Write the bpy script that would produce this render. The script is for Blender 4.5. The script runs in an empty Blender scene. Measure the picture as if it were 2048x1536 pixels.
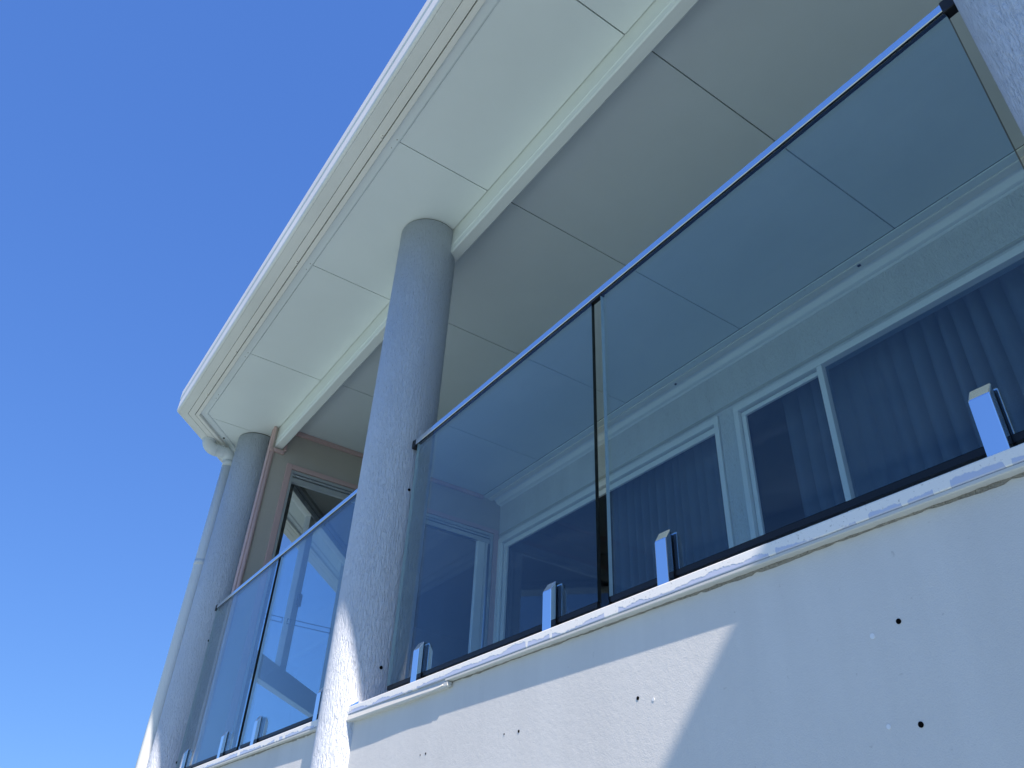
import bpy, bmesh, math, random
from mathutils import Vector, Matrix
random.seed(7)
S = bpy.context.scene
R = math.radians

# ------------------------------------------------------------------ camera
# x runs along the balcony (towards the right), y into the house, z up.
# The photographer's phone is at the origin, 1.6 m above the ground.
GROUND = -1.6
cam_d = bpy.data.cameras.new("camera")
cam = bpy.data.objects.new("camera", cam_d)
S.collection.objects.link(cam)
S.camera = cam
cam_d.sensor_fit = 'HORIZONTAL'
cam_d.sensor_width = 36.0
cam_d.lens = 36.0 * 1564.665 / 2048
cam_d.clip_start = 0.05
cam_d.clip_end = 6000
CAMR = [[0.5673134, 0.4504182, 0.6894048], [0.8224405, -0.3523872, -0.446559], [0.0417991, 0.8203333, -0.5703561]]
cam.matrix_world = Matrix(CAMR).to_4x4()

# ------------------------------------------------------------------ sky, sun, exposure
SUN = Vector((0.94, -0.234, 1.0)).normalized()      # towards the sun
elev = math.asin(SUN.z)
az = math.atan2(SUN.x, SUN.y)                        # from +y, clockwise
world = bpy.data.worlds.new("World")
S.world = world
world.use_nodes = True
wn = world.node_tree
sky = wn.nodes.new('ShaderNodeTexSky')
sky.sky_type = 'NISHITA'
sky.sun_disc = False
sky.sun_elevation = elev
sky.sun_rotation = az
sky.altitude = 20
sky.air_density = 1.0
sky.dust_density = 0.0
sky.ozone_density = 6.0
bg = wn.nodes['Background']
bg.inputs['Strength'].default_value = 0.10
# the phone's colour rendering of a clear sky: deeper blue, flatter towards the horizon
sp = wn.nodes.new('ShaderNodeSeparateColor')
cb = wn.nodes.new('ShaderNodeCombineColor')
wn.links.new(sky.outputs['Color'], sp.inputs[0])
for i, (p, gain) in enumerate([(.495, .546), (.45, 1.016), (.325, 2.41)]):
    pw = wn.nodes.new('ShaderNodeMath')
    pw.operation = 'POWER'
    pw.inputs[1].default_value = p
    mu = wn.nodes.new('ShaderNodeMath')
    mu.operation = 'MULTIPLY'
    mu.inputs[1].default_value = gain
    wn.links.new(sp.outputs[i], pw.inputs[0])
    wn.links.new(pw.outputs[0], mu.inputs[0])
    wn.links.new(mu.outputs[0], cb.inputs[i])
wn.links.new(cb.outputs[0], bg.inputs['Color'])
sun_d = bpy.data.lights.new("sun", 'SUN')
sun_d.energy = 4.8
sun_d.angle = R(0.53)
sun_d.color = (1.0, 0.88, 0.76)
sun = bpy.data.objects.new("sun", sun_d)
S.collection.objects.link(sun)
sun.location = (30, -10, 40)
sun.rotation_euler = SUN.to_track_quat('Z', 'Y').to_euler()
vs = S.view_settings
vs.view_transform = 'Standard'
vs.look = 'None'
vs.exposure = 1.1
vs.gamma = 1.0
vs.use_curve_mapping = False
S.render.engine = 'CYCLES'
S.cycles.max_bounces = 10
S.cycles.diffuse_bounces = 5
S.cycles.glossy_bounces = 5
S.cycles.transparent_max_bounces = 24
S.cycles.caustics_reflective = False
S.cycles.caustics_refractive = False

# ------------------------------------------------------------------ materials
class NT:
    def __init__(s, name):
        s.m = bpy.data.materials.new(name)
        s.m.use_nodes = True
        s.t = s.m.node_tree
        s.b = s.t.nodes['Principled BSDF']
        s.out = s.t.nodes['Material Output']
        s.co = s.t.nodes.new('ShaderNodeTexCoord').outputs['Object']
    def n(s, typ, **kw):
        nd = s.t.nodes.new(typ)
        for k, v in kw.items():
            if k.startswith('_'):
                setattr(nd, k[1:], v)
            else:
                nd.inputs[k.replace('__', ' ')].default_value = v
        return nd
    def l(s, a, b):
        s.t.links.new(a, b)
    def mapped(s, scale):
        mp = s.n('ShaderNodeMapping')
        mp.inputs['Scale'].default_value = scale
        s.l(s.co, mp.inputs['Vector'])
        return mp.outputs['Vector']
    def noise(s, scale, detail=3, rough=0.55, vec=None, dist=0.0):
        nd = s.n('ShaderNodeTexNoise', Scale=scale, Detail=detail, Roughness=rough, Distortion=dist)
        s.l(vec or s.co, nd.inputs['Vector'])
        return nd.outputs['Fac']
    def ramp(s, fac, stops, interp='LINEAR'):
        nd = s.n('ShaderNodeValToRGB')
        cr = nd.color_ramp
        cr.interpolation = interp
        while len(cr.elements) < len(stops):
            cr.elements.new(0.5)
        for e, (p, c) in zip(cr.elements, stops):
            e.position = p
            e.color = (c, c, c, 1) if not hasattr(c, '__len__') else (*c, 1)
        s.l(fac, nd.inputs['Fac'])
        return nd.outputs['Color']
    def mix(s, fac, a, b, blend='MIX'):
        nd = s.n('ShaderNodeMix', _data_type='RGBA', _blend_type=blend)
        for sock, v in ((nd.inputs[0], fac), (nd.inputs[6], a), (nd.inputs[7], b)):
            if hasattr(v, 'links'):
                s.l(v, sock)
            elif hasattr(v, '__len__'):
                sock.default_value = (*v, 1)
            else:
                sock.default_value = v
        return nd.outputs[2]
    def math(s, op, a, b=0.0):
        nd = s.n('ShaderNodeMath', _operation=op)
        for sock, v in ((nd.inputs[0], a), (nd.inputs[1], b)):
            if hasattr(v, 'links'):
                s.l(v, sock)
            else:
                sock.default_value = v
        return nd.outputs[0]
    def bump(s, h, strength, dist, prev=None):
        nd = s.n('ShaderNodeBump', Strength=strength, Distance=dist)
        s.l(h, nd.inputs['Height'])
        if prev:
            s.l(prev, nd.inputs['Normal'])
        return nd.outputs['Normal']
    def set(s, color=None, rough=None, normal=None, metal=None, spec=None):
        for key, v in (('Base Color', color), ('Roughness', rough), ('Normal', normal), ('Metallic', metal), ('Specular IOR Level', spec)):
            if v is None:
                continue
            if hasattr(v, 'links'):
                s.l(v, s.b.inputs[key])
            elif hasattr(v, '__len__'):
                s.b.inputs[key].default_value = (*v, 1)
            else:
                s.b.inputs[key].default_value = v
        return s.m

def m_paint(name, col, rough=0.45, grain=0.0015, var=0.04, gscale=260, spec=0.4):
    t = NT(name)
    big = t.noise(1.7, 4, 0.6)
    f = t.ramp(big, [(0.3, 1 - var), (0.7, 1.0)])
    c = t.mix(1.0, f, col, 'MULTIPLY')
    fine = t.noise(gscale, 2)
    return t.set(c, rough, t.bump(fine, 0.25, grain), spec=spec)

def m_render(name, col, coarse=False, dirt=0.08):
    """Trowelled or dragged acrylic render."""
    t = NT(name)
    if coarse:
        v = t.mapped((1, 1, 0.24))
        a = t.noise(150, 3, 0.6, v, 0.5)
        b = t.noise(330, 3, 0.65)
        ridges = t.ramp(a, [(0.36, 0.0), (0.52, 0.7), (0.66, 1.0)])
        h = t.math('ADD', t.math('MULTIPLY', ridges, 0.8), t.math('MULTIPLY', b, 0.45))
        nrm = t.bump(h, 1.0, 0.0048)
        pits = t.ramp(t.noise(210, 2, 0.5, v), [(0.27, 0.70), (0.36, 1.0)])
    else:
        a = t.noise(60, 5, 0.65)
        b = t.noise(420, 3, 0.6)
        h = t.math('ADD', t.math('MULTIPLY', a, 0.6), t.math('MULTIPLY', b, 0.5))
        nrm = t.bump(h, 0.42, 0.0024)
        pits = t.ramp(t.noise(75, 2, 0.5), [(0.20, 0.84), (0.27, 1.0)])
    big = t.noise(2.3, 5, 0.6)
    streak = t.noise(3.0, 4, 0.6, t.mapped((3.0, 3.0, 0.35)))
    f = t.ramp(t.math('MULTIPLY', t.math('ADD', big, streak), 0.5), [(0.35, 1 - dirt), (0.65, 1.0)])
    c = t.mix(1.0, f, col, 'MULTIPLY')
    c = t.mix(1.0, c, pits, 'MULTIPLY')
    return t.set(c, 0.75, nrm, spec=0.3)

def m_metal(name, col, rough, brushed=False):
    t = NT(name)
    r = t.ramp(t.noise(9, 4, 0.6), [(0.3, rough), (0.7, rough + 0.07)])
    nrm = None
    if brushed:
        nrm = t.bump(t.noise(300, 2, 0.5, t.mapped((0.03, 1, 1))), 0.06, 0.0005)
    return t.set(col, r, nrm, metal=1.0)

def m_plain(name, col, rough=0.5, spec=0.4):
    t = NT(name)
    f = t.ramp(t.noise(14, 4), [(0.3, 0.85), (0.7, 1.0)])
    return t.set(t.mix(1.0, f, col, 'MULTIPLY'), rough, spec=spec)

def m_glass(name, tint, base=0.04, smear_reflection=0.0, power=5.0):
    """Thin architectural glass: clear transmission plus Fresnel mirror on both faces."""
    t = NT(name)
    lw = t.n('ShaderNodeLayerWeight', Blend=0.5)
    p = t.math('POWER', lw.outputs['Facing'], power)
    fac = t.math('ADD', t.math('MULTIPLY', p, 1 - base), base)
    tr = t.n('ShaderNodeBsdfTransparent')
    tr.inputs['Color'].default_value = (*tint, 1)
    gl = t.n('ShaderNodeBsdfGlossy', Roughness=0.0)
    gl.inputs['Color'].default_value = (1, 1, 1, 1)
    mx = t.n('ShaderNodeMixShader')
    t.l(fac, mx.inputs[0])
    t.l(tr.outputs[0], mx.inputs[1])
    t.l(gl.outputs[0], mx.inputs[2])
    last = mx.outputs[0]
    if smear_reflection:
        d = t.n('ShaderNodeBsdfDiffuse')
        d.inputs['Color'].default_value = (0.8, 0.82, 0.85, 1)
        v = t.mapped((0.5, 1, 2.6))
        msk = t.ramp(t.noise(5, 6, 0.65, v, 0.4), [(0.50, 0.0), (0.80, smear_reflection)])  # pale streaks painted on for smears and for streaky reflections
        m2 = t.n('ShaderNodeMixShader')
        t.l(msk, m2.inputs[0])
        t.l(last, m2.inputs[1])
        t.l(d.outputs[0], m2.inputs[2])
        last = m2.outputs[0]
    t.l(last, t.out.inputs['Surface'])
    return t.m

def m_sill():
    """Glazed white capping tile with lime bleeding from the top edge in dribbles."""
    t = NT('sill_tile')
    sep = t.n('ShaderNodeSeparateXYZ')
    t.l(t.co, sep.inputs[0])
    edge = t.noise(3.2, 6, 0.7, t.mapped((1, 0.01, 0.01)))
    drip = t.ramp(t.noise(17, 1, 0.5, t.mapped((1, 0.01, 0.06))), [(0.655, 0.0), (0.675, 1.0)])
    thr = t.math('ADD', t.math('MULTIPLY', edge, -0.075), 0.6305)       # height where the lime ends
    thr = t.math('SUBTRACT', thr, t.math('MULTIPLY', drip, 0.030))
    wob = t.math('MULTIPLY', t.math('SUBTRACT', t.noise(160, 2), 0.5), 0.004)
    d = t.math('SUBTRACT', t.math('ADD', sep.outputs['Z'], wob), thr)
    lime = t.ramp(t.math('ADD', t.math('MULTIPLY', d, 400), 0.5), [(0.0, 0.0), (1.0, 1.0)])
    speck = t.ramp(t.noise(140, 4, 0.7), [(0.28, 0.45), (0.40, 1.0)])
    limec = t.mix(1.0, (0.80, 0.79, 0.77), speck, 'MULTIPLY')
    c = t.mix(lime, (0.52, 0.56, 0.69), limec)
    rr = t.mix(lime, (0.10, 0.10, 0.10), (0.8, 0.8, 0.8))
    t.set(c, rr, t.bump(lime, 0.4, 0.0012), spec=0.9)
    return t.m

def m_ground():
    t = NT('lawn_ground')
    a = t.noise(0.35, 5, 0.6)
    b = t.noise(38, 4, 0.7)
    c = t.mix(a, (0.14, 0.21, 0.18), (0.20, 0.26, 0.23))
    c = t.mix(1.0, c, t.ramp(b, [(0.3, 0.6), (0.7, 1.1)]), 'MULTIPLY')
    return t.set(c, 0.9, t.bump(b, 0.6, 0.03))

def m_paving():
    t = NT('pale_paving')
    a = t.noise(2.2, 5, 0.6)
    c = t.mix(a, (0.27, 0.345, 0.37), (0.32, 0.395, 0.41))
    return t.set(c, 0.85, t.bump(t.noise(120, 3), 0.4, 0.003))

def m_curtain():
    t = NT('curtain_cloth')
    w = t.n('ShaderNodeTexWave', Scale=220.0, Distortion=0.4)
    t.l(t.mapped((0, 0, 1)), w.inputs['Vector'])
    c = t.mix(t.noise(3, 3), (0.58, 0.59, 0.62), (0.70, 0.71, 0.73))
    return t.set(c, 0.9, t.bump(w.outputs['Fac'], 0.15, 0.0006), spec=0.1)

M = dict(
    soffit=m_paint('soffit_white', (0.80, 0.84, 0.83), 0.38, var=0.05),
    ceiling=m_paint('soffit_white_shaded', (0.70, 0.76, 0.76), 0.40, var=0.06),  # the soffit's white, darkened for the dimmer light inside the balcony
    fascia=m_paint('fascia_cream', (0.87, 0.84, 0.78), 0.4, var=0.07),
    beam=m_paint('beam_white', (0.82, 0.85, 0.82), 0.32, var=0.04),
    gutter=m_paint('gutter_cream', (0.84, 0.83, 0.79), 0.35, var=0.10),
    dark=m_plain('shadow_gap', (0.012, 0.013, 0.014), 0.8, 0.1),
    column=m_render('column_render', (0.65, 0.70, 0.79), True, 0.10),
    wall=m_render('wall_render', (0.655, 0.65, 0.635), False, 0.10),
    facade=m_render('facade_render', (0.84, 0.86, 0.87), True, 0.12),
    endwall=m_render('end_wall_render', (0.50, 0.46, 0.41), False, 0.06),
    pink=m_paint('pink_trim', (0.60, 0.42, 0.40), 0.5),
    frame=m_paint('window_frame_white', (0.94, 0.95, 0.95), 0.35, var=0.03),
    alu=m_metal('aluminium', (0.62, 0.64, 0.66), 0.32),
    chrome=m_metal('chrome', (0.93, 0.94, 0.95), 0.03),
    rail=m_metal('rail_steel', (0.90, 0.91, 0.92), 0.07, True),
    rubber=m_plain('black_rubber', (0.010, 0.011, 0.013), 0.45),
    glass=m_glass('balustrade_glass', (0.815, 0.915, 0.955), 0.038, 0.022),
    edge=m_plain('glass_edge', (0.004, 0.009, 0.011), 0.25, 0.5),
    edge_lit=m_plain('glass_edge_lit', (0.55, 0.68, 0.70), 0.15, 0.8),  # paler copy of the glass edge, with sky light painted in
    pane=m_glass('window_glass', (0.62, 0.68, 0.74), 0.045),
    clear=m_glass('room_glass', (0.965, 0.975, 0.98), 0.04),
    etch=m_plain('etched_mark', (0.10, 0.13, 0.18), 0.9),
    sill=m_sill(),
    mortar=m_render('old_mortar', (0.34, 0.33, 0.30), True, 0.3),
    strip=m_paint('drip_strip', (0.60, 0.60, 0.57), 0.5, var=0.15),
    pvc=m_paint('downpipe_pvc', (0.68, 0.71, 0.73), 0.35, var=0.05),
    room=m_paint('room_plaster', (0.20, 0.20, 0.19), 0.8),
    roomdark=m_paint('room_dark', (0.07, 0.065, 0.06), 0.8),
    timber=m_paint('timber_jamb', (0.20, 0.14, 0.09), 0.5),
    carpet=m_plain('room_floor', (0.14, 0.13, 0.12), 0.9),
    deck=m_plain('deck_tile', (0.52, 0.53, 0.53), 0.7),
    roof=m_paint('roof_sheet', (0.50, 0.50, 0.48), 0.5),
    lawn=m_ground(), paving=m_paving(), curtain=m_curtain(),
    tape=m_plain('blue_tape', (0.02, 0.15, 0.60), 0.5),
    plug=m_plain('white_plug', (0.80, 0.82, 0.85), 0.5),
    hole=m_plain('drill_hole', (0.006, 0.006, 0.006), 0.9, 0.0),
)

# ------------------------------------------------------------------ mesh helpers
class MB:
    """Collects shapes into one mesh object."""
    def __init__(s):
        s.bm = bmesh.new()
    def poly(s, pts, faces):
        vs_ = [s.bm.verts.new(p) for p in pts]
        for f in faces:
            try:
                s.bm.faces.new([vs_[i] for i in f])
            except ValueError:
                pass
        return vs_
    def box(s, x0, x1, y0, y1, z0, z1, bevel=0.0):
        vs_ = s.poly([(x, y, z) for x in (x0, x1) for y in (y0, y1) for z in (z0, z1)],
                     [(0, 1, 3, 2), (4, 6, 7, 5), (0, 4, 5, 1), (2, 3, 7, 6), (0, 2, 6, 4), (1, 5, 7, 3)])
        if bevel:
            es = {e for v in vs_ for e in v.link_edges}
            bmesh.ops.bevel(s.bm, geom=list(es), offset=bevel, segments=2, affect='EDGES', profile=0.5)
        return s
    def prism(s, outline, z0, z1):
        """Plan outline (x, y) raised from z0 to z1."""
        n = len(outline)
        s.poly([(x, y, z0) for x, y in outline] + [(x, y, z1) for x, y in outline],
               [tuple(range(n))[::-1], tuple(range(n, 2 * n))] + [(i, (i + 1) % n, n + (i + 1) % n, n + i) for i in range(n)])
        return s
    def bar(s, profile, x0, x1):
        """Section (y, z) run along x."""
        n = len(profile)
        s.poly([(x0, y, z) for y, z in profile] + [(x1, y, z) for y, z in profile],
               [tuple(range(n)), tuple(range(n, 2 * n))[::-1]] + [(i, n + i, n + (i + 1) % n, (i + 1) % n) for i in range(n)])
        return s
    def sweep(s, profile, path, z=0.0):
        """Closed section (offset to the right of the path, height) mitred along a plan path."""
        P = [Vector(p) for p in path]
        rings = []
        for i, p in enumerate(P):
            d0 = (P[i] - P[i - 1]).normalized() if i else (P[1] - P[0]).normalized()
            d1 = (P[i + 1] - P[i]).normalized() if i < len(P) - 1 else d0
            n0, n1 = Vector((d0.y, -d0.x)), Vector((d1.y, -d1.x))
            m = (n0 + n1).normalized()
            k = 1.0 / max(0.2, m.dot(n0))
            rings.append([s.bm.verts.new((p.x + m.x * k * o, p.y + m.y * k * o, h + z)) for o, h in profile])
        n = len(profile)
        for a, b in zip(rings, rings[1:]):
            for j in range(n):
                s.bm.faces.new((a[j], b[j], b[(j + 1) % n], a[(j + 1) % n]))
        s.bm.faces.new(rings[0][::-1])
        s.bm.faces.new(rings[-1])
        return s
    def tube(s, pts, r, seg=20, cap=True):
        P = [Vector(p) for p in pts]
        rings = []
        up = None
        for i, p in enumerate(P):
            t = ((P[min(i + 1, len(P) - 1)] - p).normalized() + (p - P[max(i - 1, 0)]).normalized()).normalized()
            if up is None:
                up = t.orthogonal().normalized()
            up = (up - t * up.dot(t)).normalized()
            w = t.cross(up)
            rr = r[i] if hasattr(r, '__len__') else r
            rings.append([s.bm.verts.new(p + (up * math.cos(a) + w * math.sin(a)) * rr)
                          for a in (2 * math.pi * k / seg for k in range(seg))])
        for a, b in zip(rings, rings[1:]):
            for j in range(seg):
                f = s.bm.faces.new((a[j], a[(j + 1) % seg], b[(j + 1) % seg], b[j]))
                f.smooth = True
        if cap:
            s.bm.faces.new(rings[0][::-1])
            s.bm.faces.new(rings[-1])
        return s
    def build(s, name, mat, parent=None, smooth=False):
        bmesh.ops.recalc_face_normals(s.bm, faces=s.bm.faces[:])
        me = bpy.data.meshes.new(name)
        s.bm.to_mesh(me)
        s.bm.free()
        mats = mat if isinstance(mat, (list, tuple)) else [mat]
        for m in mats:
            me.materials.append(m)
        if smooth:
            for p in me.polygons:
                p.use_smooth = True
        o = bpy.data.objects.new(name, me)
        S.collection.objects.link(o)
        if parent:
            o.parent = parent
            o.matrix_parent_inverse = Matrix.Translation(-parent_loc(parent))
        return o

def parent_loc(p):
    v = Vector()
    while p:
        v += p.location + (p.matrix_parent_inverse.translation if p.parent else Vector())
        p = p.parent
    return v

def box(name, mat, parent, *a, **k):
    return MB().box(*a, **k).build(name, mat, parent)

def thing(name, label, cat, loc=(0, 0, 0), group=None):
    o = bpy.data.objects.new(name, None)
    S.collection.objects.link(o)
    o.location = loc
    o.empty_display_size = 0.1
    o['label'] = label
    o['category'] = cat
    if group:
        o['group'] = group
    return o

def tag(o, **k):
    for a, b in k.items():
        o[a] = b
    return o

def clip(poly, a, b, c):
    """Keep the part of a plan polygon where a*x + b*y >= c."""
    out = []
    for i, p in enumerate(poly):
        q = poly[(i + 1) % len(poly)]
        dp, dq = a * p[0] + b * p[1] - c, a * q[0] + b * q[1] - c
        if dp >= 0:
            out.append(p)
        if (dp > 0 > dq) or (dp < 0 < dq):
            t = dp / (dp - dq)
            out.append((p[0] + (q[0] - p[0]) * t, p[1] + (q[1] - p[1]) * t))
    return out

# ------------------------------------------------------------------ ground
g = MB()
g.poly([(-3000, -3000, GROUND), (3000, -3000, GROUND), (3000, 3000, GROUND), (-3000, 3000, GROUND)], [(0, 1, 2, 3)])
tag(g.build('ground', M['lawn']), kind='structure')
tag(MB().prism([(-9, -2.6), (6, -2.6), (6, 1.16), (-5.4, 1.16), (-9, 3.6)], GROUND - 0.1, GROUND + 0.03).build('path', M['paving']), kind='structure')

# ------------------------------------------------------------------ the house
house = thing('house', 'white rendered house with an upper balcony under a wide lined eave', 'house', (-2.5, 3.3, GROUND))
YB = 1.25                 # balustrade line
FAC = 3.36                # facade behind the balcony
ENDX = -5.27              # wall closing the balcony at its far end
EY, EX = 0.614, -5.477    # outer gutter line and its canted corner
CH = R(41.9)
CD = Vector((-math.cos(CH), math.sin(CH)))           # direction of the canted eave
CN = Vector((math.sin(CH), math.cos(CH)))            # towards the house
WINGX = 1.562
path = [(WINGX, -0.35), (WINGX, EY), (EX, EY), (EX + CD.x * 6.0, EY + CD.y * 6.0)]

# lower wall under the balcony
wm = MB().box(-5.46, 4.5, 1.17, 1.36, GROUND, 0.575)
lower_wall = wm.build('wall', M['wall'], house)
for (x, z, white, r) in [(-1.265, .402, 0, .0055), (-1.219, .392, 1, .005), (-1.76, .398, 0, .003), (-1.696, .396, 0, .005),
                         (-2.193, .399, 0, .003), (-2.161, .399, 0, .0045), (-.665, .417, 0, .006), (-.714, .405, 1, .006),
                         (-.669, .267, 0, .006), (-.720, .271, 1, .005)]:
    h = MB().tube([(x, 1.172, z), (x, 1.1692, z)], r * .72, 12)
    h.build('wall_plug' if white else 'screw_hole', M['plug' if white else 'hole'], lower_wall)
# canted corner and side walls of the ground floor and the sunroom, plan polygons
WC = (-5.66, 1.36)                                    # where the canted wall starts, behind the far column
def cw(s, d=0.0):
    return (WC[0] + CD.x * s + CN.x * d, WC[1] + CD.y * s + CN.y * d)
MB().prism([cw(-0.02), cw(4.2), cw(4.2, .18), cw(-0.02, .18)], GROUND, 0.60).build('corner_wall', M['wall'], house)

# deck, rooms behind
box('deck', M['deck'], house, -5.26, 4.4, 1.362, FAC - .002, 0.40, 0.56)
MB().prism([cw(0.05, .2), cw(3.9, .2), (-8.6, 6.9), (ENDX - .1, 6.9)], 0.42, 0.56).build('room_floor', M['carpet'], house)
box('room_floor', M['carpet'], house, ENDX - .095, 4.4, FAC + .002, 6.9, 0.42, 0.56)
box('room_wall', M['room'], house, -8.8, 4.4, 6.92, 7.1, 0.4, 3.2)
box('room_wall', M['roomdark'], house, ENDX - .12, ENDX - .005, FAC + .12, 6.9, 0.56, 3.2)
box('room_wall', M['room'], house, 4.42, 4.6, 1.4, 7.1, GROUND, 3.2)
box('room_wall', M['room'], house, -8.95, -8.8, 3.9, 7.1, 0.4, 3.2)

# facade with two window openings
def facade_piece(x0, x1, z0, z1):
    box('facade_wall', M['facade'], house, x0, x1, FAC, FAC + .12, z0, z1)
HEAD = 2.715
facade_piece(ENDX, 4.4, HEAD, 3.2)
facade_piece(-2.764, -2.645, .56, HEAD)
facade_piece(1.2, 4.4, .56, HEAD)
MB().bar([(FAC - .004, HEAD + .02), (FAC - .014, HEAD + .024), (FAC - .014, HEAD + .034), (FAC + .002, HEAD + .04), (FAC + .002, HEAD + .02)], ENDX + .01, 4.3).build('head_flashing', M['strip'], house)

def window(x0, x1, mullions, label=None):
    w = MB()
    y0, y1 = FAC - .012, FAC + .07
    fw = .034
    w.box(x0, x1, y0, y1, HEAD - .045, HEAD - .004, .002)
    w.box(x0, x0 + fw, y0, y1, .60, HEAD - .045, .002)
    w.box(x1 - fw, x1, y0, y1, .60, HEAD - .045, .002)
    w.box(x0, x1, y0, y1, .56, .60, .002)
    o = w.build('window', M['frame'], house)
    for m in mullions:
        box('mullion', M['frame'], o, m - .017, m + .017, y0 + .006, y1 - .01, .60, HEAD - .045, bevel=.002)
    xs = [x0 + fw] + [v for m in mullions for v in (m - .017, m + .017)] + [x1 - fw]
    for i in range(0, len(xs), 2):
        box('pane', M['pane'], o, xs[i], xs[i + 1], FAC + .030, FAC + .036, .60, HEAD - .045)
    if label:
        o['label'] = label
    return o, xs
w1, _ = window(ENDX + .012, -2.769, [])
w2, xs = window(-2.640, 1.2, [-2.015])
# slimmer sash rails set inside the frames
def sash(o, x0, x1, z1, left=True, d=.036):
    s = MB()
    s.box(x0, x1, FAC + .010, FAC + .029, z1 - d, z1 - .004, .0015)
    if left:
        s.box(x0, x0 + d, FAC + .012, FAC + .029, .60, z1 - d, .0015)
    s.build('sash', M['frame'], o)
sash(w1, ENDX + .075, -2.80, HEAD - .052, True, .045)
sash(w2, -2.600, -2.032, HEAD - .056, True, .030)
box('sash', M['frame'], w1, ENDX + .046, ENDX + .060, FAC + .004, FAC + .03, .60, HEAD - .05, bevel=.001)

# ceiling mouldings along the facade
MB().box(ENDX + .002, 4.4, 3.172, 3.222, 3.058, 3.0690, .002).build('ceiling_batten', M['soffit'], house)
MB().bar([(3.2235, 3.069), (3.2235, 3.052), (3.2255, 3.050), (3.268, 3.050), (3.270, 3.052), (3.270, 3.069)], ENDX + .002, 4.4).build('ceiling_batten', M['fascia'], house)
cov = [(3.282, 3.069), (3.290, 3.066), (3.300, 3.060), (3.309, 3.050), (3.316, 3.040), (3.322, 3.033), (3.334, 3.030), (3.346, 3.031), (3.352, 3.026), (FAC - .001, 3.024), (FAC - .001, 3.069)]
cornice = MB().bar(cov, ENDX + .002, 4.4).build('cornice', M['frame'], house)
for k in range(14):
    x = -4.9 + k * .43 + random.uniform(-.03, .03)
    MB().tube([(x, 3.180, 3.059), (x, 3.180, 3.0555)], .0045, 8).build('screw', M['strip'], cornice)
MB().box(-1.588, -1.570, 3.232, 3.246, 3.0435, 3.0495).build('insect_nest', M['rubber'], cornice)
MB().box(-3.012, -2.998, 3.250, 3.262, 3.0435, 3.0495).build('insect_nest', M['rubber'], cornice)

# end wall with sliding door
DY0, DY1, DZ = 1.488, 3.30, 2.748
def endpiece(y0, y1, z0, z1):
    box('end_wall', M['endwall'], house, ENDX - .10, ENDX, y0, y1, z0, z1)
box('end_wall', M['endwall'], house, ENDX - .05, ENDX, 1.297, DY0, .56, 3.2)
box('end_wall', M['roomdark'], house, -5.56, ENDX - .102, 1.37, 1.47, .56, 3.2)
endpiece(DY0, DY1, DZ, 3.2)
endpiece(DY1, FAC + .12, .56, 3.2)
door = thing_door = MB()
door.box(ENDX - .07, ENDX + .006, DY0, DY1, DZ - .026, DZ, .002)
door.box(ENDX - .07, ENDX - .001, DY0, DY1, DZ - .046, DZ - .028, .002)
door.box(ENDX - .045, ENDX - .010, DY0, DY1, DZ - .088, DZ - .050, .002)
door.box(ENDX - .07, ENDX + .006, DY0, DY0 + .018, .56, DZ - .026, .002)
door.box(ENDX - .07, ENDX + .006, DY1 - .022, DY1, .56, DZ - .026, .002)
door.box(ENDX - .07, ENDX + .006, DY0, DY1, .56, .60, .002)
door = door.build('sliding_door', M['alu'], house)
ds = MB()
ds.box(ENDX - .05, ENDX - .012, 3.165, 3.235, .60, DZ - .088, .002)
ds.box(ENDX - .05, ENDX - .020, 3.243, 3.266, .60, DZ - .050, .002)
ds.build('door_stile', M['frame'], door)
box('pane', M['clear'], door, ENDX - .034, ENDX - .028, DY0 + .018, 3.165, .60, DZ - .088)
for (a, b) in [(1.30, 1.665), (1.696, 1.724), (1.752, 2.02)]:
    mk = MB()
    x0, x1, z0, z1, q = ENDX - .0275, ENDX - .0265, 1.640, 1.678, .0048
    if a < DY0:
        a = DY0 + .03
    mk.box(x0, x1, a, b, z0, z0 + q).box(x0, x1, a, b, z1 - q, z1).box(x0, x1, a, a + q, z0 + q, z1 - q).box(x0, x1, b - q, b, z0 + q, z1 - q)
    mk.build('safety_mark', M['etch'], door)
# pink trims
PX = ENDX + .014
tr = MB()
tr.box(ENDX, PX, DY0 - .046, DY0 - .003, .56, DZ + .040, .003)
tr.box(ENDX, PX, DY0 - .003, DY1 + .045, DZ + .002, DZ + .040, .003)
tr.box(ENDX, PX, DY1 + .003, FAC - .001, .56, DZ + .002, .003)
tr.build('door_trim', M['pink'], house)
ct = MB().tube([(ENDX + .004, 1.312, .56), (ENDX + .004, 1.312, 2.86)], .0155, 16)
ct.box(-5.318, ENDX + .006, 1.2875, 1.2965, .56, 3.049, .002)
ct.build('corner_trim', M['pink'], house)
tc = MB()
tc.box(ENDX, PX + .004, 1.282, 1.304, 2.87, 3.046, .002)
tc.box(ENDX, PX + .004, 1.282, 1.400, 2.842, 2.870, .002)
tc.box(ENDX, PX + .004, 1.392, 1.412, 2.870, 2.925, .002)
tc.build('beam_collar', M['pink'], house)
MB().box(ENDX, ENDX + .022, 1.42, 3.168, 3.036, 3.0685, .003).build('ceiling_trim', M['pink'], house)

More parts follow.
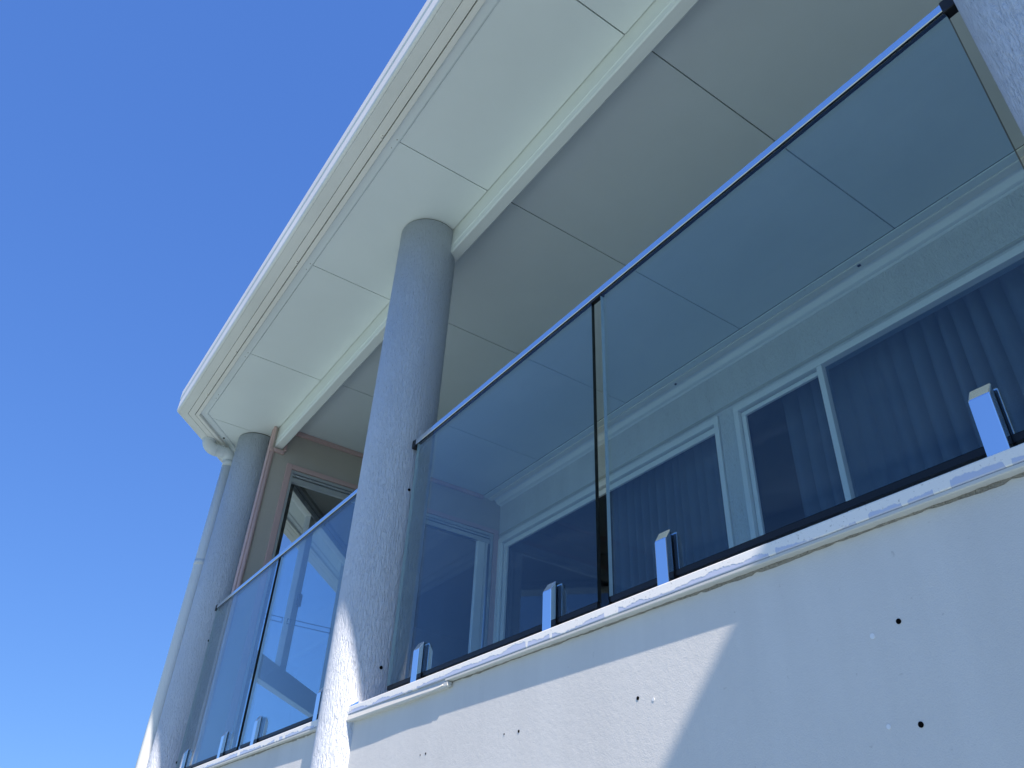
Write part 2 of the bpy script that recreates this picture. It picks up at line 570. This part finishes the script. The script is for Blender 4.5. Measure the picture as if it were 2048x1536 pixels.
# sunroom: canted window wall beyond the sliding door
s0, s1, s2, st = .34, 2.05, 3.9, 4.2
def cant(name, mat, a, b, d0, d1, z0, z1, par=house):
    return MB().prism([cw(a, d0), cw(b, d0), cw(b, d1), cw(a, d1)], z0, z1).build(name, mat, par)
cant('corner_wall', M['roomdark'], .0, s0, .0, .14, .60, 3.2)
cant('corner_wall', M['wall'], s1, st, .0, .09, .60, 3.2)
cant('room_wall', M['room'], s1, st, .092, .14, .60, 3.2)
cant('corner_wall', M['room'], s0, s1, .0, .14, 2.95, 3.2)
cwf = cant('window', M['frame'], s0, s1, .03, .10, 2.90, 2.95)
cant('jamb', M['timber'], s0, s0 + .03, .02, .125, .60, 2.90, cwf)
cant('transom', M['frame'], s0 + .03, s1, .03, .10, 1.43, 1.60, cwf)
cant('mullion', M['frame'], .90, 1.02, .04, .09, 1.60, 2.90, cwf)
cant('latch', M['rubber'], .955, 1.005, .09, .115, 2.12, 2.22, cwf)
cant('pane', M['clear'], s0 + .03, .90, .062, .066, 1.60, 2.90, cwf)
cant('pane', M['clear'], 1.02, s1, .062, .066, 1.60, 2.90, cwf)
cant('pane', M['clear'], s0 + .03, s1, .062, .066, .62, 1.43, cwf)
MB().prism([cw(0.0, .15), cw(4.1, .15), (-8.79, 6.9), (ENDX - .10, 6.9)], 2.97, 3.0).build('room_ceiling', M['room'], house)
box('room_ceiling', M['room'], house, ENDX - .004, 4.4, FAC + .12, 6.9, 2.9, 2.95)

# columns
for i, (cx, cy) in enumerate([(-2.827, 1.25), (-5.575, 1.27), (-.097, 1.25)]):
    c = MB().tube([(cx, cy, GROUND), (cx, cy, .2), (cx, cy, 1.6), (cx, cy, 3.042)], .152, 72).build('column', M['column'], house)
    MB().tube([(cx, cy, 3.0415), (cx, cy, 3.0475)], .149, 72).build('joint_gap', M['dark'], c)
    if i == 0:
        for (x, y, z) in [(-2.6757, 1.252, 1.4716), (-2.6765, 1.2335, .751)]:
            MB().tube([(x - .004, y, z), (x + .0018, y - .0006, z)], .0065, 10).build('screw_hole', M['hole'], c)
        t = MB()
        t.poly([(-2.716, 1.1472, .609), (-2.700, 1.1605, .609), (-2.688, 1.1715, .628), (-2.690, 1.1690, .609), (-2.704, 1.1545, .616)], [(0, 1, 4), (1, 3, 2, 4)])
        t.build('tape_scrap', M['tape'], c)
    if i == 1:
        for (x, y, z) in [(-5.4255, 1.250, 1.462), (-5.4255, 1.250, .733)]:
            MB().tube([(x - .01, y, z), (x + .004, y, z)], .008, 10).build('screw_hole', M['hole'], c)

# soffit: separate boards with open joints under a dark backing
B0 = 1.3185
ix = [-5.448, -4.467, -3.412, -2.355, -1.316, -.262, .79, 1.84, 2.9, 4.4]
G2 = .0028
inner_off = .2064
cx0 = (EX + CN.x * inner_off, EY + CN.y * inner_off)
cc = CN.x * cx0[0] + CN.y * cx0[1]
for a, b in zip([-8.6] + ix, ix):
    poly = [(a + G2, EY + inner_off), (b - G2, EY + inner_off), (b - G2, B0), (a + G2, B0)]
    if a < -8:
        poly = [(a, .6), (b - G2, .6), (b - G2, 1.75), (-5.75, 1.75), (-5.75, 3.6), (a, 3.6)]
        poly = [(-8.4, 3.7), (-8.4, .6), (b - G2, .6), (b - G2, 1.30), cw(0.0, .05), cw(3.8, .05)]
    poly = clip(poly, CN.x, CN.y, cc)
    if len(poly) > 2:
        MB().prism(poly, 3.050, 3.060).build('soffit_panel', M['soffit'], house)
jx = [ENDX + .003, -4.457, -3.408, -2.362, -1.313, -.26, .79, 1.84, 2.9, 4.4]
for a, b in zip(jx, jx[1:]):
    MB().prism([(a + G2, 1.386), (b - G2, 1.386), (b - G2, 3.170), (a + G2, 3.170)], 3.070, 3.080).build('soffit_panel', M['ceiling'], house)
MB().prism([(WINGX + .21, -0.28), (4.4, -0.28), (4.4, EY + inner_off - .005), (WINGX + .21, EY + inner_off - .005)], 3.050, 3.060).build('soffit_panel', M['soffit'], house)
MB().prism([(4.4, -0.30), (4.4, 3.30), (ENDX, 3.30), (ENDX, 1.5), (-8.3, 3.75), cw(3.9, -.5), (EX + .1, EY + .12), (WINGX + .1, EY + .12), (WINGX + .1, -0.30)], 3.084, 3.088).build('soffit_backing', M['dark'], house)

# beam along the column line
bp = [(1.322, 3.083), (1.322, 3.052), (1.3245, 3.050), (1.3245, 3.047), (1.322, 3.046), (1.322, 2.946), (1.3185, 2.942), (1.3185, 2.931), (1.3215, 2.928),
      (1.3215, 2.892), (1.3275, 2.886), (1.379, 2.886), (1.384, 2.890), (1.384, 3.083)]
MB().bar(bp, ENDX, 4.4).build('beam', M['beam'], house)

# gutter, fascia and soffit edge, mitred round the canted corner
Z0 = 3.02
gp = [(0.0, Z0 + .012), (.004, Z0 + .003), (.010, Z0), (.016, Z0 - .0015), (.020, Z0 + .0005), (.0755, Z0 + .0005), (.0755, Z0 + .10), (.055, Z0 + .19), (.010, Z0 + .19),
      (-.002, Z0 + .190), (-.004, Z0 + .182), (-.004, Z0 + .112), (0.0, Z0 + .106)]
gutter = MB().sweep(gp, path).build('gutter', M['gutter'], house)
MB().sweep([(.0785, Z0 + .001), (.1215, Z0 + .001), (.1215, Z0 + .16), (.0785, Z0 + .16)], path).build('fascia', M['fascia'], house)
MB().sweep([(.0750, Z0 + .012), (.1290, Z0 + .014), (.1290, Z0 + .15), (.0750, Z0 + .15)], path).build('fascia_gap', M['dark'], house)
MB().sweep([(.1265, Z0), (.1510, Z0), (.1525, Z0 + .003), (.1525, Z0 + .066), (.1265, Z0 + .066)], path).build('eave_lip', M['fascia'], house)
MB().sweep([(.1535, Z0 + .022), (.196, Z0 + .022), (.202, Z0 + .025), (.206, Z0 + .030), (.206, Z0 + .060), (.1535, Z0 + .060)], path).build('soffit_trim', M['soffit'], house)
for x in [-2.36, -3.415, -4.47, -5.10, -1.30]:
    y = EY + .119
    k = MB().box(x - .016, x - .002, y - .006, y + .003, Z0 - .004, Z0 + .002, .001)
    k.box(x + .004, x + .014, y - .009, y, Z0 - .004, Z0 + .002, .001)
    k.build('clip', M['fascia'], gutter)
    for dx in (-.030, .028):
        MB().tube([(x + dx - .012, EY + .186, Z0 + .023), (x + dx - .012, EY + .186, Z0 + .0195)], .0035, 8).build('screw', M['strip'], gutter)
c0 = Vector((EX, EY)) + CN * .176 + CD * .42
MB().tube([(c0.x, c0.y, Z0 + .023), (c0.x, c0.y, Z0 + .017)], .0075, 10).build('screw', M['rubber'], gutter)

# roof sheeting over everything
e = [Vector(p) for p in path]
MB().prism([(4.6, -0.30), (4.6, 7.3), (-9.8, 7.3), tuple(Vector((EX, EY)) + CD * 6.0 + CN * .09), (EX + .05, EY + .09), (WINGX + .09, EY + .09), (WINGX + .09, -0.30)], 3.185, 3.205).build('roof', M['roof'], house)

# sills under the two balustrades
def sill(x0, x1, brk):
    s = MB().box(x0, x1, 1.149, 1.40, .584, .610, .002).build('sill', M['sill'], house)
    MB().bar([(1.1515, .5835), (1.150, .582), (1.150, .577), (1.152, .5755), (1.173, .5755), (1.173, .5835)], brk, x1).build('drip_strip', M['strip'], s)
    # broken left end: a recessed bedding layer instead of the strip
    bd = MB()                                             # its front leans out towards the column
    q = [[(x, y, z) for y, z in ((f + .0045, .5835), (f, .564), (f + .002, .5600), (1.173, .5605), (1.173, .5835))]
         for x, f in ((x0, 1.1465), (x0 + .28, 1.1480), (x0 + .45, 1.1500), (brk - .004, 1.1515))]
    bd.poly([p for r in q for p in r], [(0, 1, 2, 3, 4), (15, 19, 18, 17, 16)] + [(k * 5 + j, k * 5 + 5 + j, k * 5 + 5 + (j + 1) % 5, k * 5 + (j + 1) % 5) for k in range(3) for j in range(5)])
    bd.build('bedding', M['strip'], s)
    m = MB()
    rnd = random.Random(3)
    n = int((x1 - x0) / .012)
    low = []
    v = .004
    for i in range(n + 1):
        v = min(.0075, max(.0015, v + rnd.uniform(-.0014, .0014)))
        low.append((x0 + (x1 - x0) * i / n, v * (0.35 if rnd.random() < .12 else 1.0), rnd.uniform(.002, .006)))
    zt = .5753
    rows = [[m.bm.verts.new((x, 1.1725, zt)) for x, h, d in low], [m.bm.verts.new((x, 1.170 - d, zt)) for x, h, d in low],
            [m.bm.verts.new((x, 1.170 - d * .6, zt - h * .6)) for x, h, d in low], [m.bm.verts.new((x, 1.1725, zt - h)) for x, h, d in low]]
    for ra, rb in zip(rows, rows[1:]):
        for i in range(n):
            m.bm.faces.new((ra[i], ra[i + 1], rb[i + 1], rb[i]))
    tag(m.build('mortar', M['mortar'], s), kind='stuff')
    return s
sl = sill(-2.72, -.20, -2.05)
sill(-5.50, -2.93, -4.9)
bk = MB()
bk.box(-2.060, -2.036, 1.151, 1.166, .561, .574, .002)
bk.tube([(-2.34, 1.155, .5600), (-2.20, 1.154, .5610), (-2.09, 1.153, .5640), (-2.062, 1.152, .5680)], .0028, 8)
bk.build('strip_end', M['strip'], sl)

# ------------------------------------------------------------------ downpipe at the far corner
dp = thing('downpipe', 'white plastic downpipe elbowed from the gutter beside the far column', 'downpipe', (-5.74, 1.129, GROUND))
pc = Vector((-5.74, 1.129))
out = Vector((-5.735, .935))
pts = []
ZH = 2.955
rad = .060
pts.append((out.x, out.y, Z0 + .004))
pts.append((out.x, out.y, ZH + rad))
dirh = (pc - out).normalized()
for k in range(1, 9):
    a = k / 8 * math.pi / 2
    p = out + dirh * (rad * (1 - math.cos(a)))
    pts.append((p.x, p.y, ZH + rad - rad * math.sin(a)))
L = (pc - out).length
for k in range(0, 9):
    a = k / 8 * math.pi / 2
    p = out + dirh * (L - .06 + .06 * math.sin(a))
    pts.append((p.x, p.y, ZH - .06 + .06 * math.cos(a)))
MB().tube(pts, .0475, 28).build('elbow', M['pvc'], dp, )
MB().tube([(pc.x, pc.y, ZH - .055), (pc.x, pc.y, 2.05), (pc.x, pc.y, GROUND)], .0465, 28).build('pipe', M['pvc'], dp)
MB().tube([(pc.x, pc.y, ZH - .062), (pc.x, pc.y, ZH - .11)], .0484, 28).build('socket', M['pvc'], dp)
MB().tube([(pc.x, pc.y, 2.08), (pc.x, pc.y, 2.04)], .0480, 28).build('socket', M['pvc'], dp)
for a_, b_ in ((.062, .070), (.118, .124)):
    q0, q1 = out + dirh * a_, out + dirh * b_
    MB().tube([(q0.x, q0.y, ZH), (q1.x, q1.y, ZH)], .0492, 28).build('elbow_joint', M['pvc'], dp)
MB().tube([(out.x, out.y, Z0 + .006), (out.x, out.y, Z0 - .012)], .0505, 28).build('outlet', M['pvc'], dp)

# ------------------------------------------------------------------ glass balustrades
def add_spigot(par, x):
    w = .0185
    y0, y1, yg0, yg1, y2 = YB - .028, YB - .009, YB - .006, YB + .006, YB + .028
    def cheek(ya, yb, front):
        p = [(ya, .605), (yb, .605), (yb, .778), (yb - .002, .781), (ya + .001, .756), (ya, .753)] if front else \
            [(ya, .605), (yb, .605), (yb, .753), (yb - .001, .756), (ya + .002, .781), (ya, .778)]
        m = MB().bar(p, x - w, x + w)
        bmesh.ops.recalc_face_normals(m.bm, faces=m.bm.faces[:])
        bmesh.ops.bevel(m.bm, geom=[e_ for e_ in m.bm.edges if e_.calc_face_angle(0) > .5], offset=.0022, segments=2, affect='EDGES', profile=.5)
        return m
    s = cheek(y0, y1, True).build('spigot', M['chrome'], par)
    cheek(yg1 + .003, y2, False).build('back_cheek', M['chrome'], s)
    g_ = MB()
    g_.box(x - w + .001, x + w - .001, y1, yg0 - .0004, .606, .774)
    g_.box(x - w + .001, x + w - .001, yg1 + .0004, yg1 + .003, .606, .774)
    g_.box(x - w + .001, x + w - .001, yg0 - .0004, yg1 + .0004, .6055, .666)
    g_.build('gasket', M['rubber'], s)

def glass_panel(par, x0, x1):
    z0, z1 = .680, 1.672
    m = MB().box(x0, x1, YB - .006, YB + .006, z0, z1)
    m.bm.faces.ensure_lookup_table()
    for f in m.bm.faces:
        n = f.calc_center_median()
        f.material_index = 0 if abs(n.y - YB) > .004 else (2 if n.x < x0 + .001 else 1)  # left-facing edges take the painted-lit copy, the others the dark one
    return m.build('glass_panel', [M['glass'], M['edge'], M['edge_lit']], par)

def balustrade(x0, x1, panels, spigots, label, steps=()):
    b = thing('glass_balustrade', label, 'balustrade', ((x0 + x1) / 2, YB, .605), 'glass balustrades between the columns')
    for p in panels:
        glass_panel(b, *p)
    for p in panels:
        box('dark_foot_band', M['rubber'], b, p[0] + .003, p[1] - .003, YB - .0055, YB + .0055, .6665, .6795)  # added black strip for the dark reflection along the glass's bottom edge
    for x in spigots:
        add_spigot(b, x)
    y0, y1 = YB - .0110, YB + .0105
    pr = [(y0, 1.6715), (y0 + .0012, 1.670), (y0 + .0024, 1.670), (y0 + .0024, 1.684), (y1 - .0024, 1.684), (y1 - .0024, 1.670), (y1 - .0012, 1.670), (y1, 1.6715),
          (y1, 1.693), (y1 - .003, 1.696), (y0 + .003, 1.696), (y0, 1.693)]
    r = MB().bar(pr, x0, x1)
    r.build('top_rail', M['rail'], b)
    gk = MB()
    gk.box(x0 + .004, x1 - .004, y0 + .0026, YB - .0062, 1.6705, 1.6838)
    gk.box(x0 + .004, x1 - .004, YB + .0062, y1 - .0026, 1.679, 1.6838)
    gk.build('rail_gasket', M['rubber'], b)
    for x, d in ((x0, 1), (x1, -1)):
        k = MB().box(min(x - d * .014, x + d * .014), max(x - d * .014, x + d * .014), y0 - .002, y1 + .002, 1.660, 1.6975, .002)
        k.build('rail_bracket', M['rubber'], b)
    for (a, c) in zip(panels, panels[1:]):
        box('rail_joiner', M['rubber'], b, a[1] - .004, c[0] + .004, YB - .0075, YB + .0075, 1.662, 1.6835)
    return b
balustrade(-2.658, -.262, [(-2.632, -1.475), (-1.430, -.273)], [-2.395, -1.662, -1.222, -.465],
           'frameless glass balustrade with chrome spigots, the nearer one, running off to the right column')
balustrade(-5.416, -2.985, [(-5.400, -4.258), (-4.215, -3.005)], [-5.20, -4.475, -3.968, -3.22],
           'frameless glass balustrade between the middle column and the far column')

# ------------------------------------------------------------------ curtains hanging inside the windows
def curtain(x0, x1, y, label, pitch, seed):
    rnd = random.Random(seed)
    n = max(60, int((x1 - x0) / .006))
    folds = [rnd.uniform(.75, 1.35) for _ in range(200)]
    zs = [.60, 1.2, 1.8, 2.3, 2.70, 2.82, 2.89]
    grid = []
    for j, z in enumerate(zs):
        row = []
        ph = 0.0
        for i in range(n + 1):
            u = i / n
            x = x0 + (x1 - x0) * u
            k = int(ph / (2 * math.pi)) % 200
            ph += (x1 - x0) / n / pitch / folds[k] * 2 * math.pi
            sharp = 1.9 * (1 - abs(math.sin(ph / 2))) ** 2.2 + .18 * math.sin(ph + 1.0)
            amp = .058 * (1.0 if z < 2.75 else .6) * (.7 + .5 * math.sin(x * 5 + seed))
            lean = .018 * math.sin(x * 9.1 + z * 1.7 + seed)
            row.append((x + lean * (2.7 - z) * .5, y + amp * sharp, z))
        grid.append(row)
    m = MB()
    v = [[m.bm.verts.new(p) for p in row] for row in grid]
    for j in range(len(zs) - 1):
        for i in range(n):
            f = m.bm.faces.new((v[j][i], v[j][i + 1], v[j + 1][i + 1], v[j + 1][i]))
            f.smooth = True
    o = m.build('curtain', M['curtain'])
    tag(o, label=label, category='curtain', group='grey curtains drawn behind the balcony windows')
curtain(-4.05, -2.77, FAC + .20, 'grey pleated curtain half drawn behind the far balcony window', .075, 1)
curtain(-2.47, 1.2, FAC + .22, 'grey pleated curtain drawn across the nearer balcony window', .085, 2)
